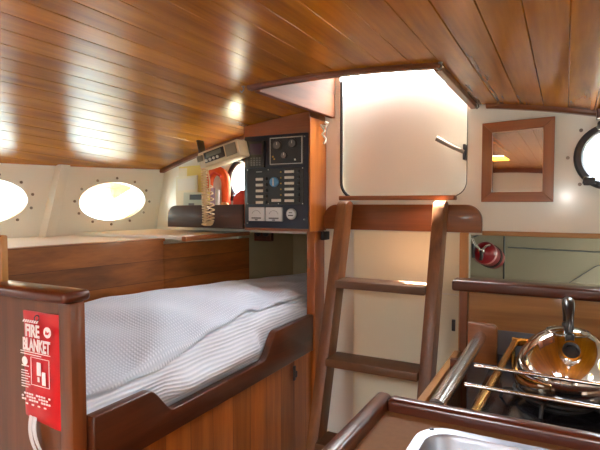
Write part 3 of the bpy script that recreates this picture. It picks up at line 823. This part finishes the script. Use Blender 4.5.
# radio under the ceiling
ra = thing('radio', 'beige marine radio mounted on the ceiling above the shelf', 'radio', (-1.285, 1.78, .19))
RC = Vector((-1.290, 1.76, .206)); RT = (0, R(-14), 0)
def rb(x0, x1, y0, y1, z0, z1, mat, name, bev=.003, parent=None):
    bm = NB(); box(bm, RC.x+x0, RC.x+x1, RC.y+y0, RC.y+y1, RC.z+z0, RC.z+z1, bev, rot=RT, piv=RC); return finish(bm, name, mat, parent or ra, 40)
cse = rb(-.110, .104, -.06, .015, -.036, .034, 'radio', 'case', .006)
rb(-.075, .030, -.064, -.059, -.020, .024, 'dark', 'front_plate', .001)
rb(-.062, .018, -.066, -.063, .000, .019, 'lcd', 'display', .0005)
rb(.038, .092, -.064, -.059, -.024, .024, 'grille', 'speaker_grille', .001)
rb(-.114, -.084, -.064, -.059, -.005, .02, 'grille', 'microphone_socket', .001)
for x in (-.065, -.045, -.025, -.005):
    bm = NB(); disc(bm, RC + Euler(RT).to_matrix() @ Vector((x, -.064, -.011)), Euler(RT).to_matrix() @ Vector((0, -1, 0)), .006, .006, 12); finish(bm, 'knob', 'labelw', ra, 40)
rb(-.124, -.114, -.03, .01, -.02, .10, 'bronze', 'bracket', .001)
# coiled lead
bm = NB(); pp = []; path = []
for i in range(41):
    t = i/40; path.append(Vector((-1.445+.012*math.sin(t*2.6), 1.795-.01*math.sin(PI*t), .190-.285*t)))
for i in range(21):
    t = i/20; path.append(Vector((-1.440+.022*math.sin(PI*t)+.03*t, 1.790, -.095-.018*math.sin(PI*t)+.16*t*t)))
tot = len(path)*7
for i in range(tot):
    f = i/7; k = min(int(f), len(path)-2); q = path[k].lerp(path[k+1], f-k)
    a = i*2*PI/7*.62; rr = .013*min(1, i/20)
    pp.append(q + Vector((rr*math.cos(a), rr*math.sin(a), 0)))
tube(bm, pp, .0032, 6); finish(bm, 'coiled_cord', 'cord', ra, 70)
bm = NB(); tube(bm, [(-1.410, 1.79, .048), (-1.417, 1.80, .10), (-1.428, 1.80, .15), (-1.400, 1.790, .2)], .0035, 6); finish(bm, 'lead', 'cord', ra, 70)

# ------------------------------------------------------------------ round ports in the aft bulkhead
for i, (x, z) in enumerate(PRT):
    bm = NB(); lathe(bm, [(0, .022), (PR-.001, .022), (PR-.001, .028), (0, .028)], (x, YA, z), (0, 1, 0), 40)
    g = struct('window_%d' % (9+i), bm, 'glass')
    bm = NB(); lathe(bm, [(PR, .03), (PR-.003, -.012), (PR+.004, -.020), (PR+.020, -.018), (PR+.026, -.010), (PR+.027, -.0006), (PR+.002, -.0006)], (x, YA, z), (0, 1, 0), 48)
    fr = finish(bm, 'window_frame', 'bronze', g, 40)
    for k in range(8):
        a = 2*PI*(k+.0)/8
        bm = NB(); disc(bm, (x+(PR+.044)*math.cos(a), YA-.0003, z+(PR+.044)*math.sin(a)), (0, -1, 0), .006, .008, 10); finish(bm, 'bolt', 'bolt', g, 40)
    for sx in (-.75, .0):
        a = R(-128) if sx < 0 else R(105)
        cx_, cz_ = x+(PR+.018)*math.cos(a), z+(PR+.018)*math.sin(a)
        bm = NB(); box(bm, cx_-.018, cx_+.018, YA-.042, YA-.012, cz_-.014, cz_+.014, .004); tube(bm, [(cx_-.02, YA-.034, cz_), (cx_+.025, YA-.034, cz_-.006)], .008, 10); finish(bm, 'dog_clamp', 'bronze', g, 40)

# mirror on the aft bulkhead
mi = thing('mirror', 'square wooden framed mirror on the white bulkhead beside the round port', 'mirror', (-.16, 1.99, .02))
MX0, MX1, MZ0, MZ1a, MZ1b = -.282, -.040, .004, .302, .300
fw = .036
def mtop(x): return .296+(x-MX0)/(MX1-MX0)*.008
bm = NB(); prism(bm, [(MX0, MZ0), (MX0+fw, MZ0+fw), (MX0+fw, mtop(MX0)-fw), (MX0, mtop(MX0))], 'y', YA-.022, YA-.001, .002); finish(bm, 'frame_side', 'mirrorz', mi)
bm = NB(); prism(bm, [(MX1, MZ0), (MX1, mtop(MX1)), (MX1-fw, mtop(MX1)-fw), (MX1-fw, MZ0+fw)], 'y', YA-.022, YA-.001, .002); finish(bm, 'frame_side', 'mirrorz', mi)
bm = NB(); prism(bm, [(MX0, MZ0), (MX1, MZ0), (MX1-fw, MZ0+fw), (MX0+fw, MZ0+fw)], 'y', YA-.022, YA-.001, .002); finish(bm, 'frame_bottom', 'mirrorx', mi)
bm = NB(); prism(bm, [(MX0, mtop(MX0)), (MX0+fw, mtop(MX0)-fw), (MX1-fw, mtop(MX1)-fw), (MX1, mtop(MX1))], 'y', YA-.022, YA-.001, .002); finish(bm, 'frame_top', 'mirrorx', mi)
bm = NB(); box(bm, MX0+fw*.6, MX1-fw*.6, YA-.010, YA-.004, MZ0+fw*.6, .302-fw*.6); finish(bm, 'mirror_glass', 'mirror', mi)

# ------------------------------------------------------------------ galley
# rail and splash panel behind the stove
ga = thing('stove_surround', 'wooden galley back panel with dark rail and corner post behind the stove', 'panel', (.1, 1.74, -E)); ga['kind'] = 'thing'
bm = NB(); box(bm, -.332, .80, 1.700, 1.775, -.292, -.256, .008, 3); finish(bm, 'top_rail', 'mahogx', ga, 50)
bm = NB(); box(bm, -.282, .80, 1.735, 1.757, -.415, -.292); finish(bm, 'splash_panel', 'splash', ga)
bm = NB(); box(bm, -.308, -.282, 1.715, 1.757, -E, -.292, .003); finish(bm, 'corner_post', 'mahogz', ga)
bm = NB(); box(bm, -.282, .80, 1.733, 1.757, -E, -.415); finish(bm, 'steel_splash', 'splashsteel', ga)
# low side of the stove recess
sd = thing('stove_recess_side', 'low wooden side board between ladder and stove', 'panel', (-.31, 1.35, -E)); sd['kind'] = 'thing'
bm = NB(); box(bm, -.318, -.300, .962, 1.713, -E, -.505); finish(bm, 'side_board', 'lighty', sd)
bm = NB(); box(bm, -.322, -.300, .962, 1.713, -.505, -.494, .004); finish(bm, 'cap', 'lighty', sd, 40)

# grab bar with its end block
gb = thing('grab_bar', 'thick stainless steel bar running beside the stove', 'grab bar', (-.213, 1.25, -.38))
bm = NB(); tube(bm, [(-.213, .957, -.392), (-.213, 1.525, -.392)], .0165, 20); finish(bm, 'bar', 'steel', gb, 50)
bm = NB(); p = [(-.250, -.47), (-.168, -.47)] + [(-.183+.015*math.cos(R(a)), -.368+.015*math.sin(R(a))) for a in range(0, 91, 15)] + [(-.250, -.353)]
prism(bm, p, 'y', 1.525, 1.548, .004); blk = finish(bm, 'end_block', 'teakx', gb, 40)
bm = NB(); box(bm, -.299, -.251, 1.527, 1.546, -.52, -.47); finish(bm, 'bracket', 'mahogx', gb)

# counter with sink and fiddles
CZ = -.402
co = thing('galley_counter', 'brown laminate counter with raised varnished edge in front of the stove', 'counter', (.1, .5, -E)); co['kind'] = 'thing'
SKX, SKY = (-.222, .30), (.50, .888)
bm = NB(); box(bm, -.300, .85, .15, .918, CZ-.03, CZ); ct = finish(bm, 'worktop', 'counter', co)
def rr2(x0, x1, y0, y1, r, n=8):
    return rrect(x0, x1, y0, y1, r, n)
c = NB(); prism(c, rr2(SKX[0]+.02, SKX[1]-.02, SKY[0]+.02, SKY[1]-.02, .045), 'z', CZ-.1, CZ+.1)
mw = ct.matrix_world.copy(); 
# worktop mesh is stored relative to its thing: shift cutter the same way
bmesh.ops.translate(c, verts=c.verts[:], vec=(0, 0, 0))
cut(ct, c)
bm = NB(); box(bm, -.329, -.298, .15, .955, CZ-.035, -.378, .010, 3); finish(bm, 'edge_fiddle', 'mahog', co, 50)
bm = NB(); box(bm, -.3, .85, .918, .950, CZ-.035, -.378, .010, 3); finish(bm, 'cross_fiddle', 'mahogx', co, 50)
bm = NB(); box(bm, -.324, -.31, .15, .955, -E, CZ-.03); finish(bm, 'front_panel', 'lighty', co)
bm = NB(); box(bm, -.372, -.324, .15, .958, CZ-.075, CZ-.045, .006); finish(bm, 'grab_edge', 'lighty', co, 40)
sk = thing('sink', 'stainless steel sink set in the brown counter', 'sink', (.04, .70, CZ))
def ring(x0, x1, y0, y1, r, z): return [(x, y, z) for x, y in rr2(x0, x1, y0, y1, r, 8)]
lv_ = [(0, .0005, .055), (.003, .005, .055), (.010, .005, .052), (.020, .004, .047), (.026, -.004, .042), (.034, -.12, .04), (.05, -.150, .05), (.12, -.156, .03)]
bm = NB(); rings = []
for ins_, dz, r_ in lv_:
    rings.append([bm.verts.new(q) for q in ring(SKX[0]+ins_, SKX[1]-ins_, SKY[0]+ins_, SKY[1]-ins_, r_, CZ+.0005+dz)])
for a, b_ in zip(rings, rings[1:]):
    n = len(a)
    for k in range(n): bm.faces.new((a[k], a[(k+1) % n], b_[(k+1) % n], b_[k]))
bm.faces.new(rings[-1])
finish(bm, 'bowl', 'sinksteel', sk, 40)
bm = NB(); disc(bm, (.04, .70, CZ-.1555), (0, 0, 1), .03, .004, 20); finish(bm, 'drain', 'steel', sk, 40)
for x, y in ((-.200, .868), (.28, .868)):
    bm = NB(); disc(bm, (x, y, CZ+.0052), (0, 0, 1), .004, .002, 10); finish(bm, 'screw', 'bronze', sk, 40)

# stove
TZ = -.480
st = thing('stove', 'black marine stove with brass and steel pot rails under the kettle', 'stove', (.1, 1.3, -E))
bm = NB(); box(bm, -.190, .46, .995, 1.690, -E, TZ, .008); finish(bm, 'body', 'iron', st, 40)
for bx_, by_ in ((-.006, 1.345), (.26, 1.40)):
    bm = NB(); lathe(bm, [(0, 0), (.075, 0), (.075, .006), (.045, .007), (.045, .014), (.03, .018), (0, .018)], (bx_, by_, TZ-.0005), (0, 0, 1), 28); finish(bm, 'burner', 'grate', st, 40)
    bm = NB()
    for k in range(6):
        a = PI/3*k+.26; tube(bm, [(bx_+.030*math.cos(a), by_+.030*math.sin(a), TZ+.022), (bx_+.125*math.cos(a), by_+.125*math.sin(a), TZ+.022), (bx_+.132*math.cos(a), by_+.132*math.sin(a), TZ)], .0045, 8)
    tube(bm, [(bx_+.10*math.cos(a*PI/16), by_+.10*math.sin(a*PI/16), TZ+.022) for a in range(32)], .004, 8, closed=True)
    finish(bm, 'pot_grate', 'grate', st, 50)
bm = NB(); tube(bm, [(-.152, 1.02, TZ+.062), (-.140, 1.30, TZ+.062), (-.128, 1.60, TZ+.062), (-.126, 1.628, TZ+.062)], .0095, 14); finish(bm, 'brass_rail', 'brass', st, 50)['label'] = 'brass side rail'
for x, y in ((-.152, 1.03), (-.130, 1.60)):
    bm = NB(); tube(bm, [(x, y, TZ), (x, y, TZ+.06)], .006, 10); finish(bm, 'rail_post', 'brass', st, 50)
bm = NB(); box(bm, -.136, .45, 1.622, 1.628, TZ+.050, TZ+.074, .001); finish(bm, 'rear_rail', 'brass', st, 40)
bm = NB(); disc(bm, (-.123, 1.6225, TZ+.062), (0, -1, 0), .006, .004, 10); finish(bm, 'screw', 'steel', st, 40)
for y, z in ((1.218, -.382), (1.088, -.385)):
    bm = NB(); tube(bm, [(-.182, y, z), (.30, y-.012, z), (.44, y-.02, z), (.45, y-.02, z-.01), (.45, y-.02, TZ)], .0045, 10); finish(bm, 'pot_clamp', 'steel', st, 50)
# black front panel of stove
for x in (.02, .10, .18):
    bm = NB(); disc(bm, (x, .9955, -.56), (0, -1, 0), .018, .02, 16); finish(bm, 'control_knob', 'dark', st, 40)

# kettle
KX, KY, KZ = .010, 1.345, TZ+.0268
kt = thing('kettle', 'polished steel kettle with black handle standing on the stove', 'kettle', (KX, KY, KZ))
prof = [(a_, b_*1.2) for a_, b_ in [(0, 0), (.102, 0), (.110, .003), (.115, .010), (.118, .022), (.1175, .036), (.112, .056), (.102, .076), (.086, .096), (.066, .112), (.047, .1215), (.044, .1225), (.036, .126), (.020, .1295), (0, .1305)]]
bm = NB(); lathe(bm, prof, (KX, KY, KZ), (0, 0, 1), 56); body = finish(bm, 'body', 'chrome', kt, 35)
bm = NB(); lathe(bm, [(.0465, .1455), (.0485, .147), (.0465, .1490)], (KX, KY, KZ), (0, 0, 1), 40); finish(bm, 'lid_rim', 'steel', kt, 60)
kd = Vector((.06, -.998, 0))                                          # the way spout and handle face
sa = (kd*.86 + Vector((0, 0, .50))).normalized()                            # spout towards the front
base = Vector((KX, KY, KZ+.112)) + kd*.079
bm = NB(); lathe(bm, [(.025, 0), (.0215, .018), (.0200, .036), (.0218, .039), (.0180, .0395), (.0172, .032), (.0172, .008), (0, .008)], base, sa, 28); sp = finish(bm, 'spout', 'chrome', kt, 40)
bm = NB(); lathe(bm, [(0, .010), (.0170, .010), (.0170, .026), (.0150, .026), (.0150, .012), (0, .012)], base, sa, 24); finish(bm, 'spout_hole', 'dark', sp)
bm = NB(); pp = []
for i in range(21):
    a = R(172-164*i/20); pp.append(Vector((KX, KY, KZ+.140+.076*math.sin(a)**.7)) + kd*(-.062*math.cos(a)))
tube(bm, pp, [.008]*2 + [.008+.0055*math.sin(PI*min(1, max(0, (i-1)/16))) for i in range(17)] + [.008]*2, 14); finish(bm, 'handle', 'handle', kt, 60)
for sgn in (-1, 1):
    q = Vector((KX, KY, KZ)) + kd*(sgn*.062)
    bm = NB(); box(bm, q.x-.0095, q.x+.0095, q.y-.008, q.y+.008, KZ+.126, KZ+.156, .005); finish(bm, 'handle_mount', 'dark', kt, 40)

# extinguisher in the locker
ex = thing('fire_extinguisher', 'red fire extinguisher lying inside the opening beside the ladder', 'fire extinguisher', (-.30, 2.12, -.24))
c0 = Vector((-.285, 2.06, -.190)); ax = Vector((.14, .9, -.24)).normalized()
bm = NB(); lathe(bm, [(0, .0), (.012, 0), (.030, .008), (.042, .022), (.045, .036), (.045, .15), (.042, .165), (0, .17)], c0, ax, 28); finish(bm, 'cylinder', 'extred', ex, 40)
bm = NB(); lathe(bm, [(.0440, .026), (.0462, .030), (.0462, .040), (.0452, .042)], c0, ax, 28); finish(bm, 'band', 'extlabel', ex, 40)
bm = NB(); lathe(bm, [(.0455, .09), (.0475, .09), (.0475, .115), (.0455, .115)], c0, ax, 28); finish(bm, 'strap', 'black', ex, 40)
bm = NB(); lathe(bm, [(0, 0), (.012, 0), (.012, .022), (.009, .03), (0, .03)], c0+ax*.005, -ax, 16); finish(bm, 'valve', 'steel', ex, 40)
q = c0-ax*.02
bm = NB(); tube(bm, [q, q+Vector((-.02, -.015, .025)), q+Vector((-.03, -.02, .05))], .005, 8); finish(bm, 'lever', 'chrome', ex, 50)
bm = NB(); tube(bm, [q, q+Vector((.02, -.01, .02)), q+Vector((.032, .0, .024))], .005, 8); finish(bm, 'lever', 'chrome', ex, 50)
bm = NB(); tube(bm, [q+Vector((0, 0, .0)), q+Vector((.004, -.012, -.02)), q+Vector((.0, -.005, -.035))], .007, 8); finish(bm, 'nozzle', 'black', ex, 50)
bm = NB(); tube(bm, [(-.322, 2.038, -.135), (-.30, 2.045, -.125), (-.25, 2.06, -.115)], .003, 6); tube(bm, [(-.32, 2.05, -.16), (-.318, 2.05, -.215)], .006, 8)
finish(bm, 'wall_bracket', 'bronze', ex, 50)
# rod and wires on the locker's back wall
bm = NB(); tube(bm, [(-.255, 2.54, -.13), (-.255, 2.54, -.36)], .004, 8)
tag(finish(bm, 'rod', 'dark', None, 60), 'thin dark upright rod at the back of the opening right of the extinguisher', 'rod')
bm = NB(); tube(bm, [(-.24, 2.553, -.21), (.1, 2.553, -.216), (.5, 2.553, -.21)], .003, 6)
tag(finish(bm, 'cable', 'keys', None, 60), 'grey cable running level across the back of the opening over the galley', 'cable')
bm = NB(); tube(bm, [(.02, 2.553, -.36), (.12, 2.55, -.28), (.22, 2.553, -.24)], .0022, 6)
tag(finish(bm, 'cable', 'keys', None, 60), 'thin grey cable rising slantwise at the back of the opening over the galley', 'cable')

# small dark block on ceiling by the round port, right edge of view
bm = NB(); box(bm, .082, .125, 1.90, 1.94, cz(.1, 1.95)-.034, cz(.1, 1.95)-.002, .003)
tag(finish(bm, 'ceiling_block', 'mahogx'), 'small dark wooden block on the ceiling above the round port', 'block')

# ------------------------------------------------------------------ light
w = bpy.data.worlds.new('sky'); S.world = w; w.use_nodes = True
nt = w.node_tree; bg = nt.nodes['Background']
tc = nt.nodes.new('ShaderNodeTexCoord'); sp_ = nt.nodes.new('ShaderNodeSeparateXYZ'); nt.links.new(tc.outputs['Generated'], sp_.inputs[0])
cr = nt.nodes.new('ShaderNodeValToRGB'); cr.color_ramp.elements[0].position = .56; cr.color_ramp.elements[1].position = .80
cr.color_ramp.elements[0].color = (.150, .175, .165, 1); cr.color_ramp.elements[1].color = (.90, .95, 1, 1)
mr = nt.nodes.new('ShaderNodeMapRange'); mr.inputs['From Min'].default_value = -1; nt.links.new(sp_.outputs['Z'], mr.inputs['Value'])
nt.links.new(mr.outputs[0], cr.inputs['Fac']); nt.links.new(cr.outputs[0], bg.inputs['Color'])
bg.inputs['Strength'].default_value = 32.0
try:
    w.cycles.sampling_method = 'MANUAL'; w.cycles.sample_map_resolution = 512
except Exception: pass

def light(name, typ, loc, rot, energy, col=(1, 1, 1), **kw):
    l = bpy.data.lights.new(name, typ); l.energy = energy; l.color = col
    for k, v in kw.items():
        setattr(l, k, v)
    o = bpy.data.objects.new(name, l); COL.objects.link(o); o.location = (loc[0], loc[1], loc[2]+E); o.rotation_euler = rot
    return o
def portal(name, loc, rot, sx, sy):
    o = light(name, 'AREA', loc, rot, 1, shape='RECTANGLE', size=sx, size_y=sy); o.data.cycles.is_portal = True
for i, (s, y) in enumerate(PORTS):
    portal('daylight', (side(y, 0, s)+s*.06, y, .008), (0, R(90)*(1 if s > 0 else -1), 0), .22, .36)
for x, z in PRT: portal('daylight', (x, YA+.06, z), (R(-90), 0, 0), .2, .2)
portal('daylight', (-.615, 1.92, .515), (0, 0, 0), .6, .24)
portal('daylight', (-.60, YA+.05, .50), (R(-90), 0, 0), .5, .06)
# sky light through the added fore hatch; the camera's flash
portal('daylight', ((FHX0+FHX1)/2, (FHY0+FHY1)/2, .47), (0, 0, 0), FHX1-FHX0, FHY1-FHY0)
light('flash', 'POINT', (0.0, .0, .045), (0, 0, 0), 3, (1, .97, .92), shadow_soft_size=.012)
light('sun', 'SUN', (0, 3, 4), Vector((.38, -.2, -1)).to_track_quat('-Z', 'Y').to_euler(), 110, (1, .95, .86), angle=R(.6))

# ------------------------------------------------------------------ camera
cam = bpy.data.cameras.new('camera'); cam.sensor_width = 36; cam.lens = 30; cam.clip_start = .02
co_ = bpy.data.objects.new('camera', cam); COL.objects.link(co_)
co_.location = (0, 0, E); co_.rotation_euler = (R(90-2.52), 0, R(28))
S.camera = co_
S.view_settings.view_transform = 'Standard'; S.view_settings.look = 'None'
S.view_settings.gamma = 1; S.view_settings.use_curve_mapping = False
S.view_settings.exposure = 1.28
S.cycles.max_bounces = 10; S.cycles.diffuse_bounces = 6; S.cycles.glossy_bounces = 5; S.cycles.transparent_max_bounces = 8
S.cycles.use_denoising = True
S.cycles.sample_clamp_indirect = 8
